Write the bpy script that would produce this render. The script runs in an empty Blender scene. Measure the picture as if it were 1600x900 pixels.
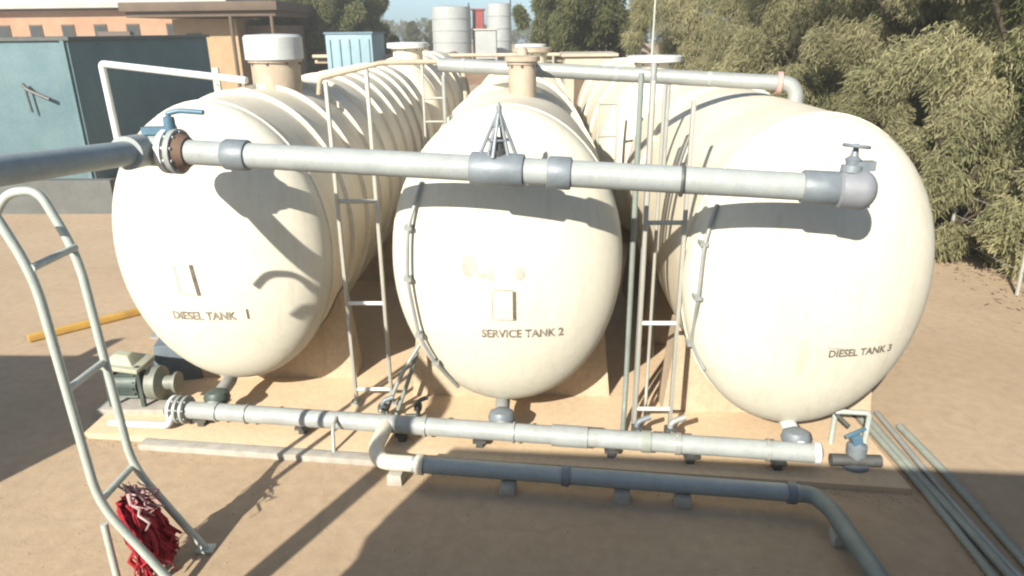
import bpy, bmesh, math, random
import numpy as np
from mathutils import Vector, Matrix

random.seed(7)
rng = np.random.default_rng(7)
scene = bpy.context.scene
col = scene.collection
R = math.radians

# ------------------------------------------------------------------ camera
cam_d = bpy.data.cameras.new("camera")
cam = bpy.data.objects.new("camera", cam_d)
col.objects.link(cam)
F = 1106.0
cam_d.sensor_width = 36.0
cam_d.lens = 36.0 * F / 1600.0
cam_d.clip_start = 0.05
cam_d.clip_end = 3000
ay = Vector((35, -404, F)).normalized()                # world +Y seen by the camera (x right, y down, z ahead)
dn = Vector((34, 3020, F)); dn = (dn - ay * dn.dot(ay)).normalized()
az = -dn
ax = ay.cross(az)
rows = [ax, ay, az]
if ax.x < 0: rows[0] = -ax
# world = M @ cam(x right, y down, z ahead);  blender camera is x right, y up, z behind
M3 = Matrix(rows) @ Matrix(((1, 0, 0), (0, -1, 0), (0, 0, -1)))
cam.matrix_world = Matrix.Translation((0, 0, 4.0)) @ M3.to_4x4()
scene.camera = cam

# ------------------------------------------------------------------ light
SUN_DIR = Vector((0.48, 1.0, -0.64)).normalized()      # the way the light travels
elev = math.asin(-SUN_DIR.z)
world = bpy.data.worlds.new("World"); scene.world = world
world.use_nodes = True
wn = world.node_tree
for n in list(wn.nodes): wn.nodes.remove(n)
sky = wn.nodes.new("ShaderNodeTexSky"); sky.sky_type = 'NISHITA'
sky.sun_disc = False
sky.sun_elevation = elev
sky.sun_rotation = math.atan2(-SUN_DIR.x, -SUN_DIR.y)
sky.air_density = 1.0; sky.dust_density = 0.6; sky.ozone_density = 1.5
bg = wn.nodes.new("ShaderNodeBackground"); bg.inputs[1].default_value = 0.09
wo = wn.nodes.new("ShaderNodeOutputWorld")
tint = wn.nodes.new("ShaderNodeMix"); tint.data_type = 'RGBA'; tint.blend_type = 'MULTIPLY'; tint.inputs[0].default_value = 1.0
wtc = wn.nodes.new("ShaderNodeTexCoord"); wsx = wn.nodes.new("ShaderNodeSeparateXYZ"); wn.links.new(wtc.outputs["Generated"], wsx.inputs[0])
wcr = wn.nodes.new("ShaderNodeValToRGB"); wcr.color_ramp.elements[0].color = (0.44, 0.66, 1.0, 1); wcr.color_ramp.elements[1].color = (1.0, 0.95, 0.86, 1)
wcr.color_ramp.elements[0].position = 0.02; wcr.color_ramp.elements[1].position = 0.22
wn.links.new(wsx.outputs[2], wcr.inputs[0]); wn.links.new(wcr.outputs[0], tint.inputs[7])
wn.links.new(sky.outputs[0], tint.inputs[6]); wn.links.new(tint.outputs[2], bg.inputs[0]); wn.links.new(bg.outputs[0], wo.inputs[0])

sun_d = bpy.data.lights.new("sun", 'SUN'); sun_d.energy = 5.0; sun_d.angle = R(0.55)
sun_d.color = (1.0, 0.93, 0.80)
sun = bpy.data.objects.new("sun", sun_d); col.objects.link(sun)
sun.rotation_euler = SUN_DIR.to_track_quat('-Z', 'Y').to_euler()
sun.location = (-10, -20, 14)

vs = scene.view_settings
vs.view_transform = 'Standard'; vs.look = 'None'; vs.gamma = 1.0; vs.use_curve_mapping = False
vs.exposure = 1.08
scene.render.engine = 'CYCLES'
scene.cycles.use_denoising = True
scene.cycles.max_bounces = 8
scene.cycles.filter_width = 2.2
scene.render.resolution_x = 1024; scene.render.resolution_y = 576

# ------------------------------------------------------------------ materials
def mat(name, base, dark=None, scale=3.0, rough=0.6, metal=0.0, bump=0.0, bscale=60.0, spec=0.4,
        streak=None, thresh=(0.35, 0.75), fine=0.06, coat=0.0):
    """noise-mottled paint / concrete / steel; streak = (colour, amount) vertical run-off stains"""
    m = bpy.data.materials.new(name); m.use_nodes = True
    nt = m.node_tree; N = nt.nodes; L = nt.links
    b = N["Principled BSDF"]
    b.inputs["Roughness"].default_value = rough
    b.inputs["Metallic"].default_value = metal
    b.inputs["Specular IOR Level"].default_value = spec
    b.inputs["Coat Weight"].default_value = coat
    tc = N.new("ShaderNodeTexCoord")
    def noise(sc, det=6, vec=None, rg=0.6):
        n = N.new("ShaderNodeTexNoise"); n.inputs["Scale"].default_value = sc
        n.inputs["Detail"].default_value = det; n.inputs["Roughness"].default_value = rg
        L.new(vec or tc.outputs["Object"], n.inputs["Vector"]); return n
    def ramp(src, a, c):
        r = N.new("ShaderNodeMapRange"); r.inputs[1].default_value = a; r.inputs[2].default_value = c
        L.new(src, r.inputs[0]); return r.outputs[0]
    def mix(fac, a, c):
        x = N.new("ShaderNodeMix"); x.data_type = 'RGBA'
        if isinstance(fac, float): x.inputs[0].default_value = fac
        else: L.new(fac, x.inputs[0])
        for v, s in ((a, 6), (c, 7)):
            if isinstance(v, tuple): x.inputs[s].default_value = (*v, 1)
            else: L.new(v, x.inputs[s])
        return x.outputs[2]
    dark = dark or tuple(c * 0.72 for c in base)
    c1 = mix(ramp(noise(scale).outputs[0], *thresh), base, dark)
    if fine:
        hsv = N.new("ShaderNodeHueSaturation")
        f = ramp(noise(scale * 14, 3).outputs[0], 0.25, 0.75)
        mr = N.new("ShaderNodeMapRange"); mr.inputs[3].default_value = 1 - fine * 2; mr.inputs[4].default_value = 1 + fine
        L.new(f, mr.inputs[0]); L.new(mr.outputs[0], hsv.inputs["Value"]); L.new(c1, hsv.inputs["Color"])
        c1 = hsv.outputs[0]
    if streak:
        mp = N.new("ShaderNodeMapping"); mp.inputs["Scale"].default_value = (5.0, 5.0, 0.35)
        L.new(tc.outputs["Object"], mp.inputs[0])
        s = ramp(noise(2.2, 8, mp.outputs[0], 0.7).outputs[0], 0.52, 0.78)
        mm = N.new("ShaderNodeMath"); mm.operation = 'MULTIPLY'; mm.inputs[1].default_value = streak[1]
        L.new(s, mm.inputs[0]); c1 = mix(mm.outputs[0], c1, streak[0])
    L.new(c1, b.inputs["Base Color"])
    if bump:
        bp = N.new("ShaderNodeBump"); bp.inputs["Strength"].default_value = bump; bp.inputs["Distance"].default_value = 0.02
        L.new(noise(bscale, 4).outputs[0], bp.inputs["Height"]); L.new(bp.outputs[0], b.inputs["Normal"])
    rr = N.new("ShaderNodeMapRange"); rr.inputs[3].default_value = max(0, rough - .12); rr.inputs[4].default_value = min(1, rough + .12)
    L.new(noise(scale * 3).outputs[0], rr.inputs[0]); L.new(rr.outputs[0], b.inputs["Roughness"])
    return m

CREAM = mat("cream_paint", (0.545, 0.525, 0.45), (0.505, 0.47, 0.385), 1.0, 0.55, bump=0.06, bscale=4, streak=((0.33, 0.27, 0.19), 0.38), fine=0.03, thresh=(.4, .8))
CREAM_B = mat("cream_paint_dusty", (0.63, 0.585, 0.48), (0.53, 0.47, 0.365), 1.5, 0.6, bump=0.05, bscale=5, streak=((0.36, 0.29, 0.2), 0.4), fine=0.03)
TANNECK = mat("tan_primer", (0.40, 0.335, 0.26), (0.30, 0.235, 0.175), 4, 0.7, streak=((0.25, 0.16, 0.1), 0.4))
WHITE = mat("white_paint", (0.60, 0.62, 0.62), (0.48, 0.5, 0.5), 5, 0.5, streak=((0.35, 0.33, 0.28), 0.3))
GALV = mat("galvanised_pipe", (0.33, 0.345, 0.335), (0.25, 0.265, 0.26), 6, 0.45, 0.25, bump=0.05, bscale=40, streak=((0.33, 0.31, 0.27), 0.3))
PALEPIPE = mat("pale_pipe_paint", (0.30, 0.325, 0.325), (0.24, 0.26, 0.262), 5, 0.5, 0.0, streak=((0.20, 0.18, 0.145), 0.45))
COUPL = mat("grey_coupling", (0.19, 0.22, 0.245), (0.135, 0.155, 0.175), 8, 0.5, 0.2, bump=0.1)
DARKPIPE = mat("blue_grey_pipe", (0.29, 0.335, 0.35), (0.225, 0.265, 0.28), 4, 0.5, 0.1, streak=((0.2, 0.16, 0.13), 0.3))
GREENPIPE = mat("green_grey_pipe", (0.22, 0.255, 0.235), (0.16, 0.19, 0.175), 4, 0.5, 0.1)
BLUEV = mat("blue_valve_paint", (0.085, 0.165, 0.235), (0.06, 0.12, 0.17), 9, 0.4, 0.1)
STEELD = mat("dark_steel", (0.10, 0.105, 0.10), (0.06, 0.06, 0.06), 9, 0.5, 0.3, bump=0.1)
LADDER = mat("ladder_galvanised", (0.36, 0.355, 0.315), (0.33, 0.33, 0.30), 7, 0.5, 0.2)
STEPLAD = mat("step_ladder_tube", (0.44, 0.475, 0.445), (0.33, 0.375, 0.35), 6, 0.45, 0.15, streak=((0.22, 0.33, 0.29), 0.4))
BLACK = mat("stencil_paint", (0.12, 0.105, 0.085), (0.27, 0.24, 0.19), 22, 0.7, thresh=(.42, .62))
MARK = mat("faded_mark_paint", (0.08, 0.072, 0.06), (0.14, 0.125, 0.1), 25, 0.7)
SMUDGE = mat("grease_smudge", (0.31, 0.30, 0.265), (0.46, 0.44, 0.38), 9, 0.7)
RED = mat("red_cloth", (0.38, 0.020, 0.035), (0.22, 0.01, 0.02), 14, 0.85, bump=0.3, bscale=90)
PINKW = mat("bleached_cloth", (0.50, 0.36, 0.35), (0.34, 0.16, 0.17), 12, 0.85)
YELLOW = mat("yellow_kerb_paint", (0.46, 0.28, 0.06), (0.34, 0.2, 0.06), 6, 0.7, fine=0.1)
CONC = mat("block_concrete", (0.38, 0.36, 0.32), (0.27, 0.25, 0.22), 7, 0.9, bump=0.3, bscale=50)
BLUETANK = mat("blue_grey_sheet", (0.115, 0.185, 0.205), (0.075, 0.135, 0.16), 0.9, 0.8, streak=((0.10, 0.14, 0.14), 0.6), bump=0.05, bscale=8)
PALEBLUE = mat("pale_blue_sheet", (0.22, 0.33, 0.38), (0.17, 0.27, 0.32), 1.5, 0.55)
TANWALL = mat("tan_brick_wall", (0.35, 0.265, 0.16), (0.31, 0.205, 0.125), 1.2, 0.85, fine=0.1)
ORANGEW = mat("orange_brick_wall", (0.34, 0.225, 0.145), (0.32, 0.165, 0.105), 0.8, 0.85, fine=0.1)
ROOFD = mat("dark_roof_sheet", (0.12, 0.085, 0.06), (0.08, 0.06, 0.045), 1, 0.8)
ROOFG = mat("grey_roof_sheet", (0.42, 0.42, 0.39), (0.33, 0.33, 0.31), 1, 0.7)
GLASSD = mat("dark_window_pane", (0.03, 0.035, 0.04), (0.05, 0.05, 0.05), 2, 0.15)
SILO = mat("silo_sheet", (0.34, 0.36, 0.36), (0.27, 0.29, 0.295), 0.7, 0.5, streak=((0.3, 0.27, 0.22), 0.3))
RUST = mat("red_oxide", (0.24, 0.045, 0.04), (0.17, 0.03, 0.03), 2, 0.7)
BARK = mat("tree_bark", (0.085, 0.062, 0.045), (0.05, 0.037, 0.027), 6, 0.95, bump=0.6, bscale=18)
PUMPG = mat("pump_green", (0.20, 0.21, 0.18), (0.14, 0.15, 0.13), 6, 0.55, 0.1, bump=0.1)
PUMPD = mat("pump_dark_green", (0.075, 0.10, 0.09), (0.045, 0.06, 0.055), 6, 0.5, 0.2)
EARTH = mat("earth_bank_soil", (0.26, 0.165, 0.10), (0.17, 0.11, 0.075), 0.8, 0.95, bump=0.5, bscale=3, fine=0.2)
RENDERW = mat("render_wall", (0.42, 0.37, 0.30), (0.34, 0.30, 0.24), 1.5, 0.9, bump=0.1)
LITTERM = mat("dry_litter", (0.19, 0.135, 0.085), (0.11, 0.078, 0.05), 8, 0.95)
RIB = mat("rib_paint", (0.62, 0.585, 0.49), (0.52, 0.475, 0.38), 3, 0.5)
HOSEM = mat("pale_green_conduit", (0.26, 0.285, 0.25), (0.2, 0.22, 0.2), 5, 0.55)

SADDLE = mat("saddle_concrete", (0.45, 0.37, 0.27), (0.34, 0.265, 0.19), 2.2, 0.85, bump=0.2, bscale=30, streak=((0.24, 0.18, 0.12), 0.5), fine=0.08)
def ground_mat():
    m = mat("sandy_concrete", (0.385, 0.292, 0.20), (0.33, 0.243, 0.16), 0.55, 0.9, bump=0.22, bscale=28, fine=0.07)
    nt = m.node_tree; N = nt.nodes; L = nt.links; b = N["Principled BSDF"]
    src = b.inputs["Base Color"].links[0].from_socket
    tc = N.new("ShaderNodeTexCoord")
    # irregular oil and damp stains
    n = N.new("ShaderNodeTexNoise"); n.inputs["Scale"].default_value = 0.9; n.inputs["Detail"].default_value = 9
    n.inputs["Roughness"].default_value = 0.72; n.inputs["Distortion"].default_value = 0.8
    L.new(tc.outputs["Object"], n.inputs["Vector"])
    mr = N.new("ShaderNodeMapRange"); mr.inputs[1].default_value = 0.60; mr.inputs[2].default_value = 0.78; mr.inputs[4].default_value = 0.5
    L.new(n.outputs[0], mr.inputs[0])
    x = N.new("ShaderNodeMix"); x.data_type = 'RGBA'; x.inputs[7].default_value = (0.20, 0.15, 0.11, 1)
    L.new(mr.outputs[0], x.inputs[0]); L.new(src, x.inputs[6])
    # hairline cracks
    v = N.new("ShaderNodeTexVoronoi"); v.feature = 'DISTANCE_TO_EDGE'; v.inputs["Scale"].default_value = 0.33
    d = N.new("ShaderNodeTexNoise"); d.inputs["Scale"].default_value = 2.0; d.inputs["Detail"].default_value = 5
    L.new(tc.outputs["Object"], d.inputs["Vector"])
    va = N.new("ShaderNodeVectorMath"); va.operation = 'MULTIPLY_ADD'; va.inputs[1].default_value = (0.5, 0.5, 0)
    L.new(d.outputs["Color"], va.inputs[0]); L.new(tc.outputs["Object"], va.inputs[2]); L.new(va.outputs[0], v.inputs["Vector"])
    c = N.new("ShaderNodeMapRange"); c.inputs[1].default_value = 0.0; c.inputs[2].default_value = 0.006; c.inputs[3].default_value = 0.14; c.inputs[4].default_value = 0.0
    L.new(v.outputs["Distance"], c.inputs[0])
    y = N.new("ShaderNodeMix"); y.data_type = 'RGBA'; y.inputs[7].default_value = (0.15, 0.11, 0.08, 1)
    L.new(c.outputs[0], y.inputs[0]); L.new(x.outputs[2], y.inputs[6])
    L.new(y.outputs[2], b.inputs["Base Color"])
    return m
GROUND = ground_mat()
PAD = mat("pad_concrete", (0.52, 0.40, 0.27), (0.45, 0.335, 0.22), 1.1, 0.88, bump=0.2, bscale=35, fine=0.06, streak=((0.28, 0.21, 0.15), 0.25))

def leaf_mat(name, a, b_, c_):
    m = bpy.data.materials.new(name); m.use_nodes = True
    nt = m.node_tree; N = nt.nodes; L = nt.links
    for n in list(N): N.remove(n)
    out = N.new("ShaderNodeOutputMaterial")
    geo = N.new("ShaderNodeNewGeometry"); oi = N.new("ShaderNodeObjectInfo")
    tc = N.new("ShaderNodeTexCoord"); no = N.new("ShaderNodeTexNoise"); no.inputs["Scale"].default_value = 0.7; no.inputs["Detail"].default_value = 3
    L.new(tc.outputs["Object"], no.inputs["Vector"])
    ad = N.new("ShaderNodeMath"); ad.operation = 'ADD'
    m1 = N.new("ShaderNodeMath"); m1.operation = 'MULTIPLY'; m1.inputs[1].default_value = 0.45
    L.new(geo.outputs["Random Per Island"], m1.inputs[0]); L.new(m1.outputs[0], ad.inputs[0])
    mr = N.new("ShaderNodeMapRange"); mr.inputs[1].default_value = 0.3; mr.inputs[2].default_value = 0.7; mr.inputs[4].default_value = 0.55
    L.new(no.outputs[0], mr.inputs[0]); L.new(mr.outputs[0], ad.inputs[1])
    cr = N.new("ShaderNodeValToRGB"); e = cr.color_ramp.elements
    e[0].color = (*a, 1); e[1].color = (*c_, 1); q = e.new(0.5); q.color = (*b_, 1)
    L.new(ad.outputs[0], cr.inputs[0])
    hs = N.new("ShaderNodeHueSaturation"); vr = N.new("ShaderNodeMapRange"); vr.inputs[3].default_value = 0.82; vr.inputs[4].default_value = 1.15
    L.new(oi.outputs["Random"], vr.inputs[0]); L.new(vr.outputs[0], hs.inputs["Value"]); L.new(cr.outputs[0], hs.inputs["Color"])
    df = N.new("ShaderNodeBsdfDiffuse"); tr = N.new("ShaderNodeBsdfTranslucent"); mx = N.new("ShaderNodeMixShader"); mx.inputs[0].default_value = 0.45
    L.new(hs.outputs[0], df.inputs[0]); L.new(hs.outputs[0], tr.inputs[0]); L.new(df.outputs[0], mx.inputs[1]); L.new(tr.outputs[0], mx.inputs[2])
    L.new(mx.outputs[0], out.inputs[0])
    return m
LEAF = leaf_mat("olive_needles", (0.15, 0.165, 0.085), (0.30, 0.29, 0.165), (0.47, 0.425, 0.265))
LEAFD = leaf_mat("green_leaves", (0.06, 0.08, 0.035), (0.12, 0.135, 0.06), (0.20, 0.20, 0.10))

# ------------------------------------------------------------------ mesh builder
class MB:
    def __init__(s): s.v = []; s.f = []
    def add(s, vs_, fs):
        o = len(s.v); s.v += [tuple(p) for p in vs_]; s.f += [tuple(i + o for i in f) for f in fs]
        return s
    def box(s, c, size, rz=0.0, ry=0.0, rx=0.0, taper=1.0):
        hx, hy, hz = [d / 2 for d in size]
        m = Matrix.Rotation(rz, 3, 'Z') @ Matrix.Rotation(ry, 3, 'Y') @ Matrix.Rotation(rx, 3, 'X')
        P = []
        for z in (-hz, hz):
            t = taper if z > 0 else 1
            for x, y in ((-hx, -hy), (hx, -hy), (hx, hy), (-hx, hy)):
                P.append(Vector(c) + m @ Vector((x * t, y * t, z)))
        return s.add(P, [(3, 2, 1, 0), (4, 5, 6, 7), (0, 1, 5, 4), (1, 2, 6, 5), (2, 3, 7, 6), (3, 0, 4, 7)])
    def tube(s, path, r, n=14, cap=True):
        P = [Vector(p) for p in path]; k = len(P)
        rad = r if isinstance(r, (list, tuple)) else [r] * k
        T = []
        for i in range(k):
            a = P[max(i - 1, 0)]; b = P[min(i + 1, k - 1)]
            T.append((b - a).normalized())
        up = Vector((0, 0, 1)) if abs(T[0].z) < 0.9 else Vector((0, 1, 0))
        u = T[0].cross(up).normalized(); vsx = []
        for i in range(k):
            u = (u - T[i] * u.dot(T[i])).normalized(); w = T[i].cross(u)
            for j in range(n):
                a = 2 * math.pi * j / n
                vsx.append(P[i] + (u * math.cos(a) + w * math.sin(a)) * rad[i])
        fs = []
        for i in range(k - 1):
            for j in range(n):
                j2 = (j + 1) % n
                fs.append((i * n + j, i * n + j2, (i + 1) * n + j2, (i + 1) * n + j))
        if cap:
            fs.append(tuple(reversed(range(n)))); fs.append(tuple(range((k - 1) * n, k * n)))
        return s.add(vsx, fs)
    def lathe(s, c, axis, prof, n=28, su=1.0):
        """prof: list of (distance along axis, radius)"""
        A = Vector(axis).normalized()
        up = Vector((0, 0, 1)) if abs(A.z) < 0.9 else Vector((0, 1, 0))
        u = A.cross(up).normalized(); w = A.cross(u)
        vsx = []
        for h, r in prof:
            for j in range(n):
                a = 2 * math.pi * j / n
                vsx.append(Vector(c) + A * h + (u * math.cos(a) * su + w * math.sin(a)) * max(r, 1e-4))
        fs = []
        k = len(prof)
        for i in range(k - 1):
            for j in range(n):
                j2 = (j + 1) % n
                fs.append((i * n + j, i * n + j2, (i + 1) * n + j2, (i + 1) * n + j))
        fs.append(tuple(reversed(range(n)))); fs.append(tuple(range((k - 1) * n, k * n)))
        return s.add(vsx, fs)
    def bolts(s, c, axis, rad, n=8, h=.07, r=.013):
        A = Vector(axis).normalized(); up = Vector((0, 0, 1)) if abs(A.z) < .9 else Vector((0, 1, 0))
        u = A.cross(up).normalized(); w = A.cross(u)
        for i in range(n):
            a = 2 * math.pi * (i + .5) / n
            s.lathe(Vector(c) + (u * math.cos(a) + w * math.sin(a)) * rad, A, [(0, r), (h, r)], 6)
        return s
    def build(s, name, m, parent=None, smooth=True, bevel=0.0, origin=None):
        me = bpy.data.meshes.new(name)
        me.from_pydata([Vector(p) for p in s.v], [], s.f); me.update()
        bm = bmesh.new(); bm.from_mesh(me); bmesh.ops.recalc_face_normals(bm, faces=bm.faces)
        if bevel:
            es = [e for e in bm.edges if len(e.link_faces) == 2 and e.calc_face_angle(0) > 0.6]
            bmesh.ops.bevel(bm, geom=es, offset=bevel, segments=2, affect='EDGES', profile=0.6)
        if smooth:
            for f in bm.faces: f.smooth = True
            for e in bm.edges:
                if len(e.link_faces) == 2 and e.calc_face_angle(0) > 0.65: e.smooth = False
        bm.to_mesh(me); bm.free()
        me.materials.append(m)
        o = bpy.data.objects.new(name, me); col.objects.link(o)
        if parent is not None:
            o.parent = parent
            o.matrix_parent_inverse = Matrix.Translation(-Vector(parent.location)) if origin is None else Matrix()
        return o

def fillet(path, r, n=6):
    P = [Vector(p) for p in path]; out = [P[0]]
    for i in range(1, len(P) - 1):
        a, b, c = P[i - 1], P[i], P[i + 1]
        d1 = (a - b); d2 = (c - b)
        k = min(r, d1.length * .45, d2.length * .45)
        p, q = b + d1.normalized() * k, b + d2.normalized() * k
        for t in range(n + 1):
            t /= n
            out.append(p * (1 - t) ** 2 + b * 2 * t * (1 - t) + q * t * t)
    out.append(P[-1]); return out

def tag(o, label=None, cat=None, group=None, kind=None):
    if label: o["label"] = label
    if cat: o["category"] = cat
    if group: o["group"] = group
    if kind: o["kind"] = kind
    return o
def thing(name, label, cat, loc=(0, 0, 0), group=None):
    o = bpy.data.objects.new(name, None); o.empty_display_size = 0.2
    o.location = loc; col.objects.link(o)
    return tag(o, label, cat, group)

# ------------------------------------------------------------------ the setting
g = MB()
g.add([(-248, -28, 0), (248, -28, 0), (248, 248, 0), (-248, 248, 0)], [(0, 1, 2, 3)])
tag(g.build("ground", GROUND, smooth=False), kind='structure')

# raised pad under the tanks, front edge stepping towards the camera on the right
p = MB()
fr = [(-4.75, 6.34), (3.42, 5.50)]
bk = [(3.42, 34), (-4.75, 34)]
z0, z1 = -0.05, 0.06
P = [(x, y, z) for z in (z0, z1) for x, y in (fr + bk)]
p.add(P, [(3, 2, 1, 0), (4, 5, 6, 7), (0, 1, 5, 4), (1, 2, 6, 5), (2, 3, 7, 6), (3, 0, 4, 7)])
tag(p.build("concrete_pad", PAD, bevel=0.015), kind='structure')
# pale edging strip along the front left of the pad
e = MB()
def padfront(x): return 6.34 + (x + 4.75) * (5.50 - 6.34) / 8.17
e.box((-2.75, padfront(-2.75) - 0.075, 0.02), (2.6, 0.14, 0.085), rz=math.atan2(-0.84, 8.17))
tag(e.build("kerb", CONC, bevel=0.012), kind='structure')

yk = MB(); yk.tube([(-8.6, 7.1, .08), (-6.8, 8.93, .08), (-5.9, 9.76, .08), (-4.9, 10.7, .08)], 0.001, 4)
yk = MB()
for a, b in (((-7.0, 8.75), (-4.6, 11.15)),):
    d = Vector((b[0] - a[0], b[1] - a[1], 0)); c = (Vector((*a, 0)) + Vector((*b, 0))) / 2
    yk.box((c.x, c.y, 0.06), (d.length, 0.09, 0.10), rz=math.atan2(d.y, d.x))
tag(yk.build("yellow_kerb", YELLOW, bevel=0.02), kind='structure')

# distant earth bank and scrub beyond the yard
eb = MB()
xs = np.linspace(-40, 14, 60); prof = [(0, 0), (2.5, 0.8), (6, 1.7), (9, 2.0), (13, 1.6), (20, 0)]
vv = []; ff = []
for i, x in enumerate(xs):
    k = 0.9 + 0.25 * math.sin(x * .5) + 0.12 * math.sin(x * 1.7 + 1) + random.uniform(-.08, .08)
    for dyy, h in prof: vv.append((x, 58 + dyy + math.sin(x * .3), h * k - (0.02 if h == 0 else 0)))
n = len(prof)
for i in range(len(xs) - 1):
    for j in range(n - 1): ff.append((i * n + j, (i + 1) * n + j, (i + 1) * n + j + 1, i * n + j + 1))
eb.add(vv, ff)
tag(eb.build("earth_bank", EARTH), kind='structure')

# the flat-roofed building the photographer stands on: it throws the big shade
b = thing("flat_roof_building", "rendered flat roof building whose parapet shades the yard in front of the tanks", "building", (0, -3, 0))
b.rotation_euler.z = R(-3.8)
w = MB(); w.box((3.9, -3.2, 1.35), (15.0, 7.0, 2.7)); w.build("wall", RENDERW, b, smooth=False)
w = MB(); w.box((3.9, -3.2, 2.77), (15.16, 7.16, 0.14)); w.build("roof", CONC, b, bevel=.01)
w = MB()
w.box((3.9, 0.31, 3.20), (15.16, 0.2, 0.72)); w.build("parapet", RENDERW, b, bevel=.01)
for x in (-2.4, 2.0, 5.5):
    w = MB(); w.box((x, 0.31, 1.5), (1.1, .06, 1.0)); f_ = w.build("window", ROOFD, b)
    w = MB(); w.box((x, 0.35, 1.5), (.98, .03, .88)); w.build("pane", GLASSD, f_)


# ------------------------------------------------------------------ tanks
A_, B_ = 1.125, 1.5           # half width, half height of the oval shell
DISH = 0.52
def dish_y(dx, dz, y0, depth=DISH):
    rho = min(1.0, math.sqrt((dx / A_) ** 2 + (dz / B_) ** 2))
    return y0 - depth * math.sqrt(max(0.0, 1 - rho ** 2.3))

def ring(cx, cz, y, ra=A_, rb=B_, n=72):
    return [(cx + ra * math.cos(2 * math.pi * j / n), y, cz + rb * math.sin(2 * math.pi * j / n)) for j in range(n)]
def loft(rings):
    n = len(rings[0]); v = [p for r in rings for p in r]; f = []
    for i in range(len(rings) - 1):
        for j in range(n):
            f.append((i * n + j, i * n + (j + 1) % n, (i + 1) * n + (j + 1) % n, (i + 1) * n + j))
    return v, f

def saddle(cx, cz, y, t, m, parent, wide=1.0):
    s = MB(); n = 16; pf = []
    wb = A_ * wide
    for i in range(n + 1):
        a = math.pi + math.pi * (0.16 + 0.68 * i / n)
        pf.append((cx + (A_ + .012) * math.cos(a) * 1.0, cz + (B_ + .012) * math.sin(a)))
    x0, x1 = pf[0][0] - .02, pf[-1][0] + .02
    poly = [(cx - wb, 0.055), (cx + wb, 0.055), (x1, pf[-1][1])] + list(reversed(pf)) + [(x0, pf[0][1])]
    k = len(poly)
    v = [(x, y, z) for x, z in poly] + [(x, y + t, z) for x, z in poly]
    f = [tuple(range(k)), tuple(reversed(range(k, 2 * k)))] + [(i, (i + 1) % k, (i + 1) % k + k, i + k) for i in range(k)]
    s.add(v, f)
    bm_o = s.build("saddle", m, parent, smooth=False)
    bm = bmesh.new(); bm.from_mesh(bm_o.data)
    bmesh.ops.triangulate(bm, faces=[f for f in bm.faces if len(f.verts) > 4]); bm.to_mesh(bm_o.data); bm.free()
    return bm_o

def lettering(text, cx, cz, y0, px, pz, width, parent, m=BLACK, tilt=0.0):
    cu = bpy.data.curves.new("lettering", 'FONT'); cu.body = text; cu.size = 0.1; cu.resolution_u = 3
    cu.offset = 0.0032
    ob = bpy.data.objects.new("tmp", cu); col.objects.link(ob)
    dg = bpy.context.evaluated_depsgraph_get(); dg.update()
    me = bpy.data.meshes.new_from_object(ob.evaluated_get(dg))
    bpy.data.objects.remove(ob, do_unlink=True)
    bm = bmesh.new(); bm.from_mesh(me)
    bmesh.ops.triangulate(bm, faces=bm.faces[:])
    x0 = min(v.co.x for v in bm.verts); x1 = max(v.co.x for v in bm.verts); k = width / (x1 - x0)
    for v in bm.verts:
        lx = (v.co.x - x0) * k; lz = v.co.y * k * 1.12
        x = px + lx * math.cos(tilt) - lz * math.sin(tilt); z = pz + lz + lx * math.sin(tilt)
        v.co = (x, dish_y(x - cx, z - cz, y0) - 0.004, z)
    bm.to_mesh(me); bm.free(); me.materials.append(m)
    o = bpy.data.objects.new("lettering", me); col.objects.link(o); o.parent = parent
    o.matrix_parent_inverse = Matrix.Translation(-Vector(parent.location)); return o

def patch(poly, cx, cz, y0, parent, name, m, lift=0.004):
    bm = bmesh.new(); vsx = [bm.verts.new((x, 0, z)) for x, z in poly]; bm.faces.new(vsx)
    bmesh.ops.triangulate(bm, faces=bm.faces[:])
    bmesh.ops.subdivide_edges(bm, edges=bm.edges[:], cuts=2, use_grid_fill=True)
    for v in bm.verts: v.co.y = dish_y(v.co.x - cx, v.co.z - cz, y0) - lift
    me = bpy.data.meshes.new(name); bm.to_mesh(me); bm.free(); me.materials.append(m)
    o = bpy.data.objects.new(name, me); col.objects.link(o); o.parent = parent
    o.matrix_parent_inverse = Matrix.Translation(-Vector(parent.location)); return o
def bar(x0, z0, x1, z1, t):
    d = Vector((x1 - x0, z1 - z0)).normalized(); n = Vector((-d.y, d.x)) * t / 2
    return [(x0 + n.x, z0 + n.y), (x1 + n.x, z1 + n.y), (x1 - n.x, z1 - n.y), (x0 - n.x, z0 - n.y)]
def blob(cx, cz, rx, rz, s, k=14):
    rr = random.Random(s)
    return [(cx + rx * math.cos(2 * math.pi * i / k) * rr.uniform(.6, 1.1), cz + rz * math.sin(2 * math.pi * i / k) * rr.uniform(.6, 1.1)) for i in range(k)]

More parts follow.
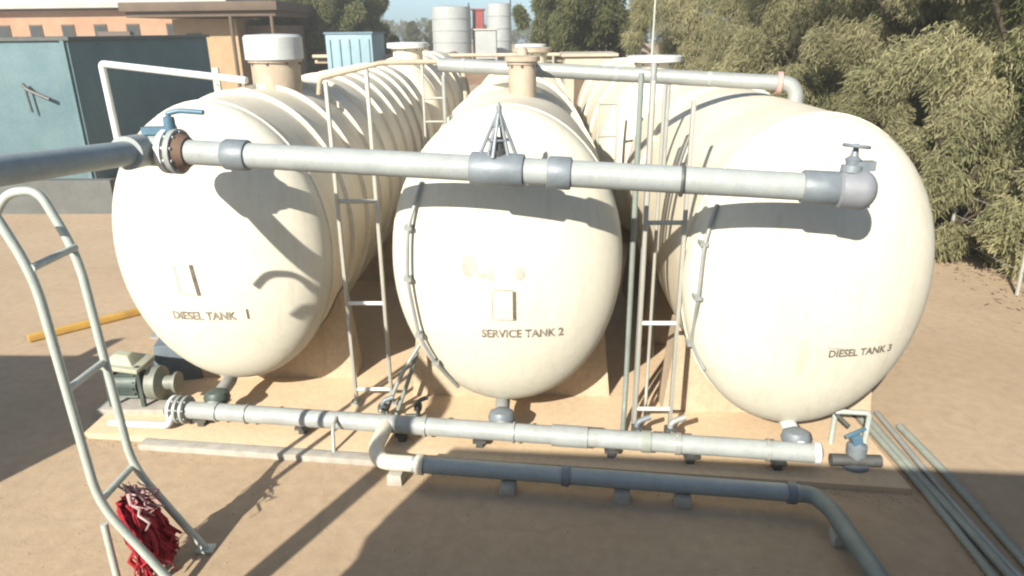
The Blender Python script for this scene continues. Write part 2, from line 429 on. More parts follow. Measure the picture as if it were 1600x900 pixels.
def tank(label, cx, cz, y0, y1, bands, m, shell_m=None, head_m=None, saddles=None, group="cream fuel tanks in two rows"):
    t = thing("storage_tank", label, "tank", (cx, y0, 0.06), group)
    # dished front head
    rs = []
    for i in range(15):
        rho = math.sin(math.pi / 2 * (i + .0) / 14) if i else 0.004
        y = y0 - DISH * math.sqrt(max(0, 1 - rho ** 2.3))
        rs.append(ring(cx, cz, y, A_ * rho, B_ * rho))
    rs.append(ring(cx, cz, y0 + 0.05))
    v, f = loft(rs); f.append(tuple(range(72)))
    MB().add(v, f).build("head", head_m or m, t)
    # welded rim where the head meets the shell
    v, f = loft([ring(cx, cz, y0 + .045), ring(cx, cz, y0 + .05, A_ + .014, B_ + .014), ring(cx, cz, y0 + .085, A_ + .014, B_ + .014), ring(cx, cz, y0 + .09)])
    MB().add(v, f).build("rim", RIB, t)
    ys = np.linspace(y0 + .05, y1, 14)
    rs = [ring(cx, cz, y) for y in ys]
    for i in range(1, 10):
        rho = math.cos(math.pi / 2 * i / 9) if i < 9 else 0.004
        rs.append(ring(cx, cz, y1 + DISH * math.sqrt(max(0, 1 - rho ** 2.3)), A_ * rho, B_ * rho))
    v, f = loft(rs); MB().add(v, f).build("shell", shell_m or CREAM_B, t)
    for y in bands:
        h = .052
        v, f = loft([ring(cx, cz, y, A_ - .004, B_ - .004), ring(cx, cz, y, A_ + h, B_ + h), ring(cx, cz, y + .05, A_ + h, B_ + h), ring(cx, cz, y + .05, A_ - .004, B_ - .004)])
        MB().add(v, f).build("band", RIB, t)
    for y in (saddles or (y0 + .55, y0 + (y1 - y0) * .5, y1 - .5)):
        saddle(cx, cz, y, .34, SADDLE, t)
    return t

CL, CM, CR = (-3.27, 1.87), (-0.27, 1.85), (2.52, 1.79)
YL, YM, YR = 7.07, 6.64, 6.31

tl = tank("long ribbed cream tank at left, lettered DIESEL TANK 1, white capped manhole on top", *CL, YL, 15.2,
          [YL + .85 + .8 * i for i in range(9)], CREAM)
tm = tank("middle cream tank of the front row lettered SERVICE TANK 2, dark spiked valve before it", *CM, YM, 12.2, [YM + 2.2, YM + 4.2], CREAM)
tr = tank("right front cream tank nearest the trees, lettered DIESEL TANK 3", *CR, YR, 10.9, [YR + 3.2], CREAM)
tm2 = tank("cream tank hidden behind the middle tank, under the overhead vent pipe", CM[0], CM[1], 14.0, 21.5, [15.5, 17.5, 19.5], CREAM_B)
tr2 = tank("cream tank behind the right front tank, with flanged manhole and thin mast", 2.30, 1.75, 13.0, 20.5, [15, 17, 19], CREAM_B)
tl2 = tank("dusty cream tank behind the long ribbed tank, white lid on top", CL[0], CL[1], 17.0, 24.5, [18.2, 19.6, 21, 22.4], CREAM_B)

def manhole(parent, x, y, zt, r, h, lid_h, mneck, mlid, rl=None):
    m = MB(); m.lathe((x, y, zt - .12), (0, 0, 1), [(0, r), (.12 + h, r), (.12 + h, r * 1.1), (.12 + h + .03, r * 1.1)], 32)
    nk = m.build("manhole", mneck, parent)
    rl = rl or r * 1.14
    l = MB(); l.lathe((x, y, zt + h + .032), (0, 0, 1), [(0, rl), (lid_h * .9, rl), (lid_h, rl * .93), (lid_h + .012, rl * .3)], 32)
    l.build("lid", mlid, nk)
    b = MB()
    for i in range(8):
        a = i * math.pi / 4
        b.lathe((x + r * 1.02 * math.cos(a), y + r * 1.02 * math.sin(a), zt + h - .03), (0, 0, 1), [(0, .014), (.026, .014)], 6)
    b.build("bolt_ring", STEELD, nk)
manhole(tl, -3.17, 9.0, 3.36, 0.29, 0.30, 0.28, TANNECK, mat("dull_white_cap", (.46, .48, .475), (.36, .38, .375), 5, .6, streak=((.26, .24, .2), .4)), 0.345)
manhole(tm, -0.13, 8.0, 3.33, 0.15, 0.32, 0.05, TANNECK, TANNECK, 0.19)
manhole(tr2, 2.19, 13.6, 3.24, 0.34, 0.16, 0.10, CREAM_B, WHITE, 0.5)
manhole(tm2, -0.05, 15.4, 3.34, 0.3, 0.2, 0.08, CREAM_B, TANNECK, 0.4)
manhole(tm2, 1.0 - 1.1, 19.0, 3.34, 0.3, 0.2, 0.08, CREAM_B, WHITE, 0.4)
manhole(tl2, -3.1, 18.2, 3.36, 0.36, 0.22, 0.12, CREAM_B, WHITE, 0.5)

# writing and marks on the heads
lettering("DIESEL TANK", *CL, YL, -3.70, 1.25, 0.67, tl)
lettering("1", *CL, YL, -2.93, 1.255, 0.022, tl, MARK)
lettering("SERVICE TANK 2", *CM, YM, -0.50, 1.255, 0.78, tm)
lettering("DIESEL TANK 3", *CR, YR, 2.63, 1.215, 0.60, tr, MARK, 0.03)
patch(bar(-3.395, 1.85, -3.365, 1.52, .042), *CL, YL, tl, "painted_mark", MARK)
patch(bar(-3.56, 1.535, -3.38, 1.525, .02), *CL, YL, tl, "painted_mark", SMUDGE)
patch(bar(-3.575, 1.84, -3.56, 1.53, .016), *CL, YL, tl, "painted_mark", SMUDGE)
patch(bar(-0.185, 1.73, -0.185, 1.435, .034), *CM, YM, tm, "painted_mark", MARK)
patch(bar(-0.38, 1.745, -0.19, 1.74, .022), *CM, YM, tm, "painted_mark", SMUDGE)
patch(bar(-0.39, 1.74, -0.395, 1.445, .014), *CM, YM, tm, "painted_mark", SMUDGE)
patch(bar(-0.40, 1.445, -0.19, 1.44, .022), *CM, YM, tm, "painted_mark", SMUDGE)
for i, (x, z, rx, rz) in enumerate(((-.60, 1.98, .07, .12), (-.47, 1.89, .09, .035), (-.40, 1.885, .028, .075), (-.13, 1.90, .05, .08))):
    patch(blob(x, z, rx, rz, i), *CM, YM, tm, "grease_smudge", SMUDGE)
patch(bar(2.60, 1.315, 2.86, 1.285, .02), *CR, YR, tr, "grease_smudge", SMUDGE)
patch(blob(2.40, 1.22, .05, .26, 22), *CR, YR, tr, "grease_smudge", mat("faint_stain", (0.46, 0.425, 0.345), (0.52, 0.485, 0.395), 6, .6))

# sight tubes hugging the heads
def sight_tube(parent, pts, c, y0, r=.018):
    t = MB(); path = []
    for x, z, off in pts: path.append((x, dish_y(x - c[0], z - c[1], y0) - off, z))
    t.tube(fillet(path, .12, 5), r, 10)
    o = t.build("sight_tube", GALV, parent)
    for x, z, off in pts[1:-1]:
        y = dish_y(x - c[0], z - c[1], y0)
        k = MB(); k.box((x, y - off / 2 + .01, z), (.07, off + .05, .035)); k.build("clip", GALV, o)
sight_tube(tm, [(-1.02, 2.72, .04), (-1.16, 2.3, .10), (-1.19, 1.81, .10), (-1.12, 1.22, .10), (-.98, .9, .08), (-.78, .55, .05)], CM, YM)
sight_tube(tr, [(1.60, 2.55, .04), (1.50, 2.2, .08), (1.48, 1.7, .08), (1.50, 1.15, .08), (1.63, .92, .04)], CR, YR)

# ------------------------------------------------------------------ valves
def wheel_valve(parent, base, h, rw, m, mw, tilt=(0, 0, 1)):
    A = Vector(tilt).normalized(); B = Vector(base)
    v = MB(); v.lathe(B, A, [(0, .075), (.05, .075), (.055, .045), (h * .5, .06), (h * .62, .03), (h, .016), (h + .02, .016)], 18)
    o = v.build("valve", m, parent)
    wv = MB(); c = B + A * h; up = Vector((1, 0, 0)) if abs(A.x) < .8 else Vector((0, 1, 0))
    u = A.cross(up).normalized(); w_ = A.cross(u)
    wv.tube([c + (u * math.cos(a) + w_ * math.sin(a)) * rw for a in [2 * math.pi * i / 24 for i in range(25)]], .014, 8, cap=False)
    for a in (0, 2.09, 4.19): wv.tube([c, c + (u * math.cos(a) + w_ * math.sin(a)) * rw], .010, 6)
    wv.build("handwheel", mw, o)
    return o

# ------------------------------------------------------------------ upper header pipe
hp = thing("header_pipe", "high pale grey pipe crossing before all three tanks, with grey couplings and left elbow", "pipe", (-0.3, 5.3, 0.06))
E0 = Vector((-3.13, 5.90, 3.075)); E1 = Vector((2.31, 5.22, 2.87)); D = (E1 - E0).normalized()
def onp(x): return E0 + D * ((x - E0.x) / D.x)
RP = .104
m = MB(); m.tube([E0 + D * .1, E1], RP, 24); m.build("pipe", PALEPIPE, hp)
def sleeve(x, ln, rr, mt, nm="coupling"):
    c = onp(x); k = MB(); k.lathe(c - D * ln / 2, D, [(0, RP - .01), (0, rr), (.012, rr + .006), (ln - .012, rr + .006), (ln, rr), (ln, RP - .01)], 28)
    return k.build(nm, mt, hp)
sleeve(-2.46, .20, RP + .018, COUPL); sleeve(.197, .18, RP + .018, COUPL)
sleeve(1.12, .025, RP + .022, STEELD, "gasket")
sleeve(-.29, .42, RP + .022, COUPL, "tee")
sleeve(2.11, .25, RP + .016, COUPL)
# end fitting: rounded, slightly fatter cap
k = MB(); pf = [(0, RP), (.03, RP + .035), (.17, RP + .045)] + [(.17 + .12 * math.sin(a), (RP + .045) * math.cos(a)) for a in [R(15 * i) for i in range(1, 7)]]
k.lathe(onp(2.22), D, pf, 30); k.build("end_cap", mat("grey_cap", (.24, .25, .275), (.18, .19, .21), 7, .5, .15), hp)
# elbow and flange pair at the left end, then the run back over the roof
S0 = Vector((-3.25, 5.70, 3.095)); S1 = Vector((-3.60, 1.4, 3.43))
el = fillet([E0 + D * .02, E0 + D * -.155 , S0 + (S1 - S0).normalized() * .12], .14, 10)
k = MB(); k.tube(el, RP + .03, 24); k.build("elbow", PALEPIPE, hp)
m = MB(); m.tube(fillet([S0 + (S1 - S0).normalized() * .1, S1, (-3.61, 1.36, 0.0)], .3, 8), RP - .006, 24); m.build("side_pipe", DARKPIPE, hp)
for dd in (.05, .125):
    k = MB(); k.lathe(E0 + D * dd, D, [(0, RP), (0, RP + .085), (.045, RP + .085), (.045, RP)], 30); k.bolts(E0 + D * (dd - .016), D, RP + .06, 10, .077); k.build("flange", WHITE if dd < .1 else PALEPIPE, hp)
k = MB(); k.lathe(E0 + D * .175, D, [(0, RP - .01), (0, RP + .06), (.07, RP + .02), (.07, RP)], 28); k.build("collar", mat("rust_collar", (.16, .10, .075), (.1, .07, .05), 9, .7), hp)
# blue lever valve on the flanges
k = MB(); k.lathe(E0 + D * .11 + Vector((0, 0, .12)), (0, 0, 1), [(0, .07), (.05, .07), (.06, .05), (.16, .045), (.17, .02), (.2, .02)], 18)
k.box(E0 + D * .03 + Vector((-.02, 0, .17)), (.26, .1, .06))
v1 = k.build("valve", BLUEV, hp)
k = MB(); k.tube(fillet([E0 + D * .11 + Vector((0, 0, .31)), E0 + D * .2 + Vector((0, .02, .335)), E0 + D * .42 + Vector((0, .02, .33))], .05), .022, 10); k.build("lever", BLUEV, v1)
# spiked air valve on the tee
c = onp(-.29) + Vector((0, 0, RP))
k = MB(); k.lathe(c, (0, 0, 1), [(0, .075), (.05, .075), (.06, .05), (.14, .04), (.15, .02)], 16)
v2 = k.build("valve", STEELD, hp)
k = MB(); ap = c + Vector((.02, 0, .36))
for dx, dyy in ((-.14, .02), (.15, .0), (-.03, -.09), (.05, .09), (-.07, -.03), (.09, -.05)):
    k.tube([c + Vector((dx, dyy, .0)), ap], [.017, .011], 7)
for q in (.35, .65):
    ring_ = [(c * (1 - q) + ap * q) + Vector((.125 * (1 - q) * math.cos(a), .08 * (1 - q) * math.sin(a), 0)) for a in [2 * math.pi * i / 16 for i in range(17)]]
    k.tube(ring_, .010, 6, cap=False)
k.lathe(ap, (0, 0, 1), [(-.03, .02), (.02, .02), (.05, .006)], 10)
k.build("handle_frame", COUPL, v2)
# wheel valve on the end cap
v3 = wheel_valve(hp, onp(2.31) + Vector((0, 0, RP + .02)), .19, .085, COUPL, COUPL, (.12, .1, 1))
k = MB(); k.box(onp(2.35) + Vector((0.05, 0, RP + .07)), (.14, .07, .07)); k.build("spout", COUPL, v3)

# ------------------------------------------------------------------ low collector pipe
lp = thing("collector_pipe", "low pale pipe along the pad joining the three tank bottoms, flanged at left", "pipe", (-.3, 6.2, .06))
L0 = Vector((-3.90, 6.57, .225)); L1 = Vector((2.62, 5.77, .25)); DL = (L1 - L0).normalized()
def onl(x): return L0 + DL * ((x - L0.x) / DL.x)
m = MB(); m.tube([onl(-3.78), L1], .093, 22); m.build("pipe", PALEPIPE, lp)
for x in (-3.86, -3.79, -3.72):
    k = MB(); k.lathe(onl(x), DL, [(0, .05), (0, .15), (.028, .15), (.028, .05)], 26); k.bolts(onl(x) - DL * .014, DL, .125, 8, .056, .012); k.build("flange", WHITE if x < -3.8 else GALV, lp)
for x, ln, mt in ((-3.35, .02, GALV), (-3.02, .02, GALV), (-1.1, .03, GALV), (-.2, .02, GALV), (.35, .35, PALEPIPE), (1.08, .09, HOSEM), (1.38, .05, GALV), (2.2, .03, GALV)):
    c = onl(x); k = MB(); k.lathe(c - DL * ln / 2, DL, [(0, .085), (0, .107), (ln, .107), (ln, .085)], 24); k.build("coupling", mt, lp)
for x in (-3.55, -2.42, -1.35, -.55, .75, 1.5, 2.3):
    c = onl(x); k = MB(); k.box((c.x, c.y, .10), (.07, .10, .12)); k.box((c.x, c.y, .135), (.13, .14, .03)); k.build("foot", STEELD, lp)
# risers to the tank bottoms
for (x, c, y0, dx) in ((-3.42, CL, YL, 0), (-.33, CM, YM, 0), (2.50, CR, YR, .0)):
    a = onl(x); top = Vector((x + dx, y0 + .02, c[1] - B_ + .05))
    k = MB(); k.tube(fillet([a, Vector((a.x, a.y + .10, .30)), Vector((top.x, top.y - .05, .33)), top], .1), .075, 18); k.build("riser", WHITE if x > 0 else GALV, lp)
    k = MB(); q = Vector((a.x, a.y + .17, .32)); k.lathe(q + Vector((0, -.02, -.07)), (0, .2, 1), [(0, .10), (.03, .13), (.06, .14), (.12, .12), (.15, .06)], 20)
    k.build("valve", COUPL if x > -3 else PUMPD, lp)
k = MB(); k.lathe(L1 - DL * .01, DL, [(0, .104), (.05, .104), (.07, .06)], 22); k.build("end_cap", WHITE, lp)
# drain and down tube at the left flange
wpz = MB(); wpz.tube(fillet([onl(-3.84) + Vector((0, -.08, -.02)), Vector((-3.84, 6.38, .13)), Vector((-4.5, 6.43, .13))], .06), .035, 14)
tag(wpz.build("drain_pipe", WHITE), "short white drain pipe lying between the pump and the flanged pipe end", "pipe")

# ------------------------------------------------------------------ dark suction pipe in the shade
sp = thing("suction_pipe", "blue grey pipe lying in the shade on concrete blocks, turning towards the camera at right", "pipe", (0, 5.5, 0))
U = [(-1.50, 6.10, .22), (-1.52, 5.80, .20), (-1.36, 5.67, .195), (-1.10, 5.62, .19)]
k = MB(); k.tube(fillet([(-1.50, onl(-1.5).y - .03, .24), (-1.54, 5.86, .21), (-1.45, 5.66, .195), (-1.12, 5.63, .19)], .2, 8), .075, 20); k.build("elbow", CREAM, sp)
k = MB(); k.tube([(-1.14, 5.63, .19), (2.30, 5.235, .19)], .078, 20); k.build("pipe", DARKPIPE, sp)
k = MB(); k.tube(fillet([(2.26, 5.24, .19), (2.42, 5.215, .19), (2.50, 5.0, .185), (2.62, 3.0, .15), (2.7, 1.2, .14)], .22, 8), .073, 20); k.build("side_pipe", GREENPIPE, sp)
for x, mt in ((-1.1, CREAM), (.25, COUPL), (2.2, COUPL)):
    k = MB(); c = Vector((x, 5.63 + (x + 1.14) * (-.395 / 3.44), .19)); k.lathe(c, (1, -.115, 0), [(0, .07), (0, .096), (.07, .096), (.07, .07)], 22); k.build("coupling", mt, sp)
for i, (x, y, lab) in enumerate(((-1.30, 5.63, "sunlit concrete block under the cream elbow"), (-.24, 5.50, "second concrete block from the cream elbow, in the shade"),
                                (.79, 5.385, "third concrete block from the cream elbow, in the shade"), (1.32, 5.325, "concrete block nearest the bend of the blue grey pipe"),
                                (2.52, 4.85, "concrete block under the green grey pipe running towards the camera"))):
    k = MB(); k.box((x, y, .055), (.15, .17, .11), rz=-.11, taper=.9); tag(k.build("concrete_block", CONC, bevel=.012), lab, "block", "concrete blocks carrying the shaded pipe")

# ------------------------------------------------------------------ overhead vent pipe behind the heads
vp = thing("vent_pipe", "horizontal grey vent pipe running over the tank tops, elbow down at right", "pipe", (0, 8.3, 3.4))
k = MB(); k.tube(fillet([(-1.12, 8.73, 3.62), (.11, 8.5, 3.56), (2.82, 8.0, 3.42), (2.84, 8.0, 3.08)], .16, 8), .082, 18); k.build("pipe", GALV, vp)
for x in (-.85, .9, 1.9):
    y = 8.5 - (x - .11) * .185; z = 3.56 - (x - .11) * .052
    k = MB(); k.lathe((x, y, z), (1, -.185, -.05), [(0, .06), (0, .085), (.05, .085), (.05, .06)], 18); k.build("coupling", PALEPIPE, vp)
k = MB(); k.lathe((2.62, 8.04, 3.43), (1, -.185, -.05), [(0, .06), (0, .12), (.05, .12), (.05, .06)], 22); k.build("flange", mat("pink_primer", (.46, .30, .27), (.36, .22, .2), 8, .7), vp)
k = MB(); k.tube(fillet([(-.13, 8.0, 3.62), (-.13, 8.0, 3.78), (-.13, 8.5, 3.72), (-.13, 8.54, 3.57)], .1), .06, 16); k.build("riser", TANNECK, vp)
for x in (-1.08, 1.5):
    k = MB(); k.tube([(x, 8.5 - (x - .11) * .185, .06), (x, 8.5 - (x - .11) * .185, 3.5)], .024, 10); k.build("support_post", GALV, vp)

tp = thing("breather_pipe", "thin white bent pipe beside the blue sheet tank, rising left of the ribbed tank", "pipe", (-5.3, 9, 0))
k = MB(); k.tube(fillet([(-5.28, 9.0, 0), (-5.34, 9.0, 3.66), (-3.40, 8.6, 3.47)], .05), .042, 14); k.build("pipe", WHITE, tp)
k = MB(); k.lathe((-5.28, 9, 0), (0, 0, 1), [(0, .12), (.02, .12)], 16); k.build("base_plate", GALV, tp)
# second thin line further back
k = MB(); k.tube(fillet([(-2.72, 9.15, 3.25), (-2.70, 9.2, 3.45), (-1.90, 9.2, 3.63), (-.90, 9.2, 3.64), (-.86, 9.1, 3.3), (-.86, 9.1, .1)], .06), .032, 12)
tag(k.build("cross_pipe", TANNECK), "thin tan pipe bridging from the white capped manhole towards the middle tank", "pipe")

# ------------------------------------------------------------------ fixed ladders between the tanks
def ladder(label, xl, xr, y, ztop_l, ztop_r, rungs, lean=0.0):
    t = thing("ladder", label, "ladder", ((xl + xr) / 2, y, .06), "galvanised ladders standing between the tanks")
    for x, zt in ((xl, ztop_l), (xr, ztop_r)):
        k = MB(); k.box((x, y, (.06 + zt) / 2), (.035, .055, zt - .06)); k.build("rail", LADDER, t, bevel=.006)
        k = MB(); k.box((x, y, .075), (.12, .12, .02)); k.build("foot_plate", LADDER, t)
    for z in rungs:
        k = MB(); k.tube([(xl, y, z), (xr, y, z)], .022, 10); k.build("rung", WHITE if z < 2 else LADDER, t)
    return t
ladder("left galvanised ladder between the ribbed tank and the middle tank", -2.0, -1.60, 7.0, 3.55, 3.66, (2.38, 1.27, .24))
lb = ladder("right galvanised ladder in front of the gap beside the right tank", 1.02, 1.38, 6.35, 3.58, 3.40, (2.32, 1.32, .38))
# conduits strapped beside the right ladder
for i, (x, y, zt, r, lab) in enumerate(((.97, 6.72, 3.62, .027, "green grey conduit pipe left of the right ladder"), (1.10, 6.85, 3.7, .03, "pale conduit pipe directly behind the right ladder"), (1.24, 7.0, 3.5, .018, "thin conduit behind the right ladder, nearest the right tank"))):
    k = MB(); k.tube(fillet([(x - .06, y - .35, .10), (x - .02, y - .1, .2), (x, y, .6), (x, y, zt)], .15), r, 12)
    tag(k.build("conduit_pipe", (GREENPIPE, GALV, LADDER)[i]), lab, "pipe", "conduits beside the right ladder")
# further ladder seen far down between the ribbed and middle tanks
ladder("far small ladder standing behind the middle tank", -1.92, -1.55, 12.6, 3.5, 3.5, (2.9, 2.5, 2.1, 1.5, .8))
ladder("far ladder in the gap right of the middle tank", 1.0, 1.3, 11.4, 3.3, 3.3, (2.9, 2.4, 1.9, 1.3, .7))

# clutter at ladder feet: short drain valves and bent tubes
def drain_cock(x, y, lab, s=1.0, m=COUPL):
    t = thing("drain_valve", lab, "valve", (x, y, .06), "small valves on the pad by the ladder feet")
    k = MB(); k.tube(fillet([(x - .16 * s, y, .09), (x, y, .09), (x, y, .30 * s), (x + .12 * s, y + .02, .34 * s)], .05), .026 * s, 10); k.build("body", m, t)
    k = MB(); k.box((x, y, .22 * s), (.09 * s, .09 * s, .07 * s)); k.build("bonnet", STEELD, t, bevel=.01)
    k = MB(); k.tube([(x, y - .06 * s, .24 * s), (x + .02, y - .2 * s, .30 * s)], .013, 8); k.build("lever", LADDER, t)
drain_cock(1.02, 6.18, "small grey drain valve at the left foot of the right ladder", 1.1)
drain_cock(1.34, 6.12, "small grey drain valve at the right foot of the right ladder", 1.2, GALV)
drain_cock(-1.62, 6.62, "small grey drain valve at the foot of the left ladder", 1.0)
drain_cock(-1.25, 6.68, "green drain valve between the left ladder and the middle tank", .9, PUMPD)
for i, pts in enumerate((((-1.62, 6.75, .08), (-1.45, 6.8, .5), (-1.22, 6.9, .85)), ((-1.50, 6.72, .08), (-1.36, 6.8, .45), (-1.28, 7.0, .7)))):
    k = MB(); k.tube(fillet(pts, .2), .022, 10); tag(k.build("hose", GALV if i == 0 else GREENPIPE), ("pale bent hose rising beside the left ladder", "green hose rising behind the pale hose by the left ladder")[i], "hose")
# slim blade shaped handle in front of the collector pipe
k = MB(); k.tube(fillet([(-2.02, 6.28, .30), (-2.02, 6.13, .28), (-2.0, 6.02, .05)], .06), .018, 10)
tag(k.build("lever_handle", LADDER), "thin upright lever bent over the low pale pipe in front of the left ladder", "lever")

# ------------------------------------------------------------------ step ladder in the left foreground, red rag on it
sl = thing("step_ladder", "pale tubular step ladder frame standing in the left foreground with splayed feet", "ladder", (-3.17, 4.43, 0))
def stile(y, dz=0, splay=True):
    path = [(-3.72, y, 2.84 + dz), (-3.60, y, 2.99 + dz), (-3.38, y, 3.01 + dz), (-3.21, y, 2.55 + dz), (-3.16, y, .80), (-2.71, y, 0.02)]
    k = MB(); k.tube(fillet(path, .22, 8), .031, 16); return k.build("stile", STEPLAD, sl)
stile(4.66); stile(4.20)
k = MB(); k.tube([(-3.16, 4.20, .62), (-3.14, 4.17, .02)], .026, 12); k.build("prop", STEPLAD, sl)
for z, x in ((.81, -3.155), (1.72, -3.19), (2.60, -3.215)):
    k = MB(); k.tube([(x, 4.20, z), (x, 4.66, z)], .026, 14); k.build("rung", STEPLAD, sl)
for y in (4.66, 4.2):
    k = MB(); k.box((-2.70, y, .014), (.14, .10, .024)); k.build("foot_plate", STEPLAD, sl, bevel=.005)
# red rag: many frayed strips hanging from the lowest rung
rag = thing("red_rag", "frayed red cloth hanging from the lowest rung of the step ladder", "rag", (-3.13, 4.42, .1))
def strips(name, m, n, spread, ztop, zlo, wd, seed, y0=4.43):
    rr = random.Random(seed); k = MB()
    for i in range(n):
        a = rr.uniform(-1, 1); y = y0 + a * spread * .55; x = -3.125 + rr.uniform(-.02, .10)
        z0_ = ztop - rr.uniform(0, .08); z1_ = zlo + rr.uniform(0, .22); w_ = wd * rr.uniform(.6, 1.3)
        seg = 6; vL = []; yaw = rr.uniform(-.9, .9)
        for s_ in range(seg + 1):
            q = s_ / seg
            px = x + q * rr.uniform(.06, .22) + .02 * math.sin(q * 9 + i)
            py = y + a * q * spread * .6 + .015 * math.sin(q * 7 + i * 2)
            z = z0_ * (1 - q) + z1_ * q
            ww = w_ * (1 - .35 * q)
            dx_, dy_ = math.sin(yaw) * ww / 2, math.cos(yaw) * ww / 2
            vL += [(px - dx_, py - dy_, z), (px + dx_, py + dy_, z)]
        k.add(vL, [(2 * s_, 2 * s_ + 1, 2 * s_ + 3, 2 * s_ + 2) for s_ in range(seg)])
    o = k.build(name, m, rag); sm = o.modifiers.new("thickness", 'SOLIDIFY'); sm.thickness = .006; return o
strips("cloth", RED, 95, .20, .72, .02, .045, 3)
strips("frayed_edge", PINKW, 16, .14, .80, .48, .026, 5)

# ------------------------------------------------------------------ pump set at left
pp = thing("pump", "green grey transfer pump left of the flanged pipe end", "pump", (-4.35, 6.85, 0))
k = MB(); k.box((-4.45, 6.95, .06), (.75, .45, .12)); k.build("base", CONC, pp, bevel=.01)
k = MB(); k.lathe((-4.72, 6.95, .34), (1, 0, 0), [(0, .1), (.02, .15), (.34, .15), (.36, .1)], 24)
for i in range(14):
    a = i * 2 * math.pi / 14; k.box((-4.54, 6.95 + .16 * math.cos(a), .34 + .16 * math.sin(a)), (.28, .03, .012), rx=a)
k.build("motor", PUMPD, pp)
k = MB(); k.lathe((-4.3, 6.95, .34), (1, 0, 0), [(0, .06), (.03, .19), (.14, .19), (.18, .08), (.3, .08), (.3, .12), (.33, .12)], 26); k.build("casing", PUMPG, pp)
k = MB(); k.box((-4.5, 6.93, .60), (.44, .40, .05), ry=.14); k.box((-4.52, 6.93, .66), (.36, .3, .1), ry=.14, taper=.4); k.build("cover", mat("pale_green_cover", (.38, .39, .30), (.29, .3, .24), 5, .6), pp, bevel=.012)
for x in (-4.68, -4.32):
    k = MB(); k.box((x, 6.80, .36), (.04, .04, .5)); k.build("bracket", PUMPD, pp)
# box for the saddle's shaded side, the shade put into its blue colour
lk = MB(); lk.box((-4.35, 7.75, .26), (.55, .5, .52), rz=.25, taper=.8); tag(lk.build("saddle_shade_box", mat("saddle_shade_blue", (.12, .155, .185), (.085, .11, .13), 4, .6), bevel=.02), "low blue box standing for the shaded saddle side left of the ribbed tank", "box")

# unseen cabinet added past the left edge to shade the ground by the kerb
gs = thing("added_shade_cabinet", "tall unseen cabinet added left of the yard to cast shade", "cabinet", (-8.0, 3.6, 0))
k = MB(); k.box((-8.0, 3.6, 1.25), (3.0, 2.0, 2.3)); k.build("housing", BLUETANK, gs, bevel=.02)
k = MB(); k.box((-8.0, 3.6, .05), (3.1, 2.1, .1)); k.build("base", CONC, gs)
for i in range(7):
    k = MB(); k.box((-8.0, 4.61, .7 + i * .16), (1.6, .03, .08), rx=.5); k.build("louvre", DARKPIPE, gs)
k = MB(); k.tube(fillet([(-8.2, 3.6, 2.4), (-8.2, 3.6, 3.0), (-8.2, 3.9, 3.15)], .15), .09, 16); k.build("exhaust", RUST, gs)

# ------------------------------------------------------------------ right foreground details
for i, x in enumerate((3.50, 3.60, 3.70, 3.82)):
    k = MB(); yy = np.linspace(7.5 - .3 * i, 1.0, 14)
    k.tube([(x + .03 * math.sin(y * 1.4 + i * 2) + .012 * i * (7 - y) * .3, y, .10 if y > padfront(min(x, 3.4)) + .1 and x < 3.42 else .04) for y in yy], (.035, .045, .03, .04)[i], 12)
    tag(k.build("ground_conduit", HOSEM if i != 2 else GALV), ("pale green conduit on the ground nearest the right tank", "thick pale green conduit, second from the right tank", "thin grey conduit between the pale green ones", "pale green conduit on the outer side of the bundle")[i], "conduit", "conduits lying on the ground at right")
k = MB(); k.tube(fillet([(2.98, 6.25, .06), (2.98, 6.25, .42), (3.30, 6.22, .42), (3.30, 6.22, .06)], .05), .026, 10)
tag(k.build("guard_hoop", STEPLAD), "small bent tube hoop on the pad at the right tank's foot", "hoop")
k = MB(); k.tube(fillet([(2.72, 6.35, .30), (2.95, 6.30, .42), (3.06, 6.1, .34)], .08), .02, 10)
tag(k.build("drain_hose", STEELD), "short dark hose under the right tank's outer edge", "hose")
bv = thing("blue_valve", "blue valve on a dark base at the right end of the pad", "valve", (3.05, 5.86, .06))
k = MB(); k.lathe((3.05, 5.86, .06), (0, 0, 1), [(0, .13), (.03, .13), (.04, .06), (.12, .06), (.13, .09), (.22, .09), (.24, .05), (.30, .03)], 20); k.build("body", COUPL, bv)
k = MB(); k.box((3.03, 5.86, .34), (.09, .09, .13), ry=-.35); k.box((3.0, 5.84, .43), (.2, .035, .03), ry=-.5); k.build("handle", BLUEV, bv, bevel=.01)
k = MB(); k.tube([(2.82, 5.86, .12), (3.28, 5.84, .12)], .06, 16); k.build("stub_pipe", STEELD, bv)

# ------------------------------------------------------------------ background: blue sheet tank, buildings, silos
bt = thing("sheet_tank", "big blue grey sheet metal tank standing behind the left tank", "tank", (-16, 24, 0))
k = MB(); k.box((-16.6, 24.0, 1.93), (8.2, 8.6, 3.86)); k.build("wall", BLUETANK, bt, bevel=.04)
k = MB(); k.box((-16.6, 24.0, 3.9), (8.36, 8.76, .09)); k.build("rim", STEELD, bt)
for x in (-12.62, -20.4):
    k = MB(); k.box((x, 19.66, 1.95), (.10, .07, 3.8)); k.build("stiffener", BLUETANK, bt)
k = MB(); k.tube(fillet([(-13.9, 19.55, 2.75), (-13.75, 19.5, 2.6), (-13.2, 19.5, 2.35)], .1), .05, 8); k.tube([(-13.85, 19.55, 2.7), (-13.8, 19.55, 2.0)], .03, 8); k.build("drain_fitting", STEELD, bt)
k = MB(); k.box((-14.6, 16.2, .4), (9.4, .25, .8)); tag(k.build("low_wall", mat("dark_low_wall", (.12, .125, .12), (.08, .085, .08), 1.5, .8)), "low dark grey wall in front of the blue sheet tank", "wall")

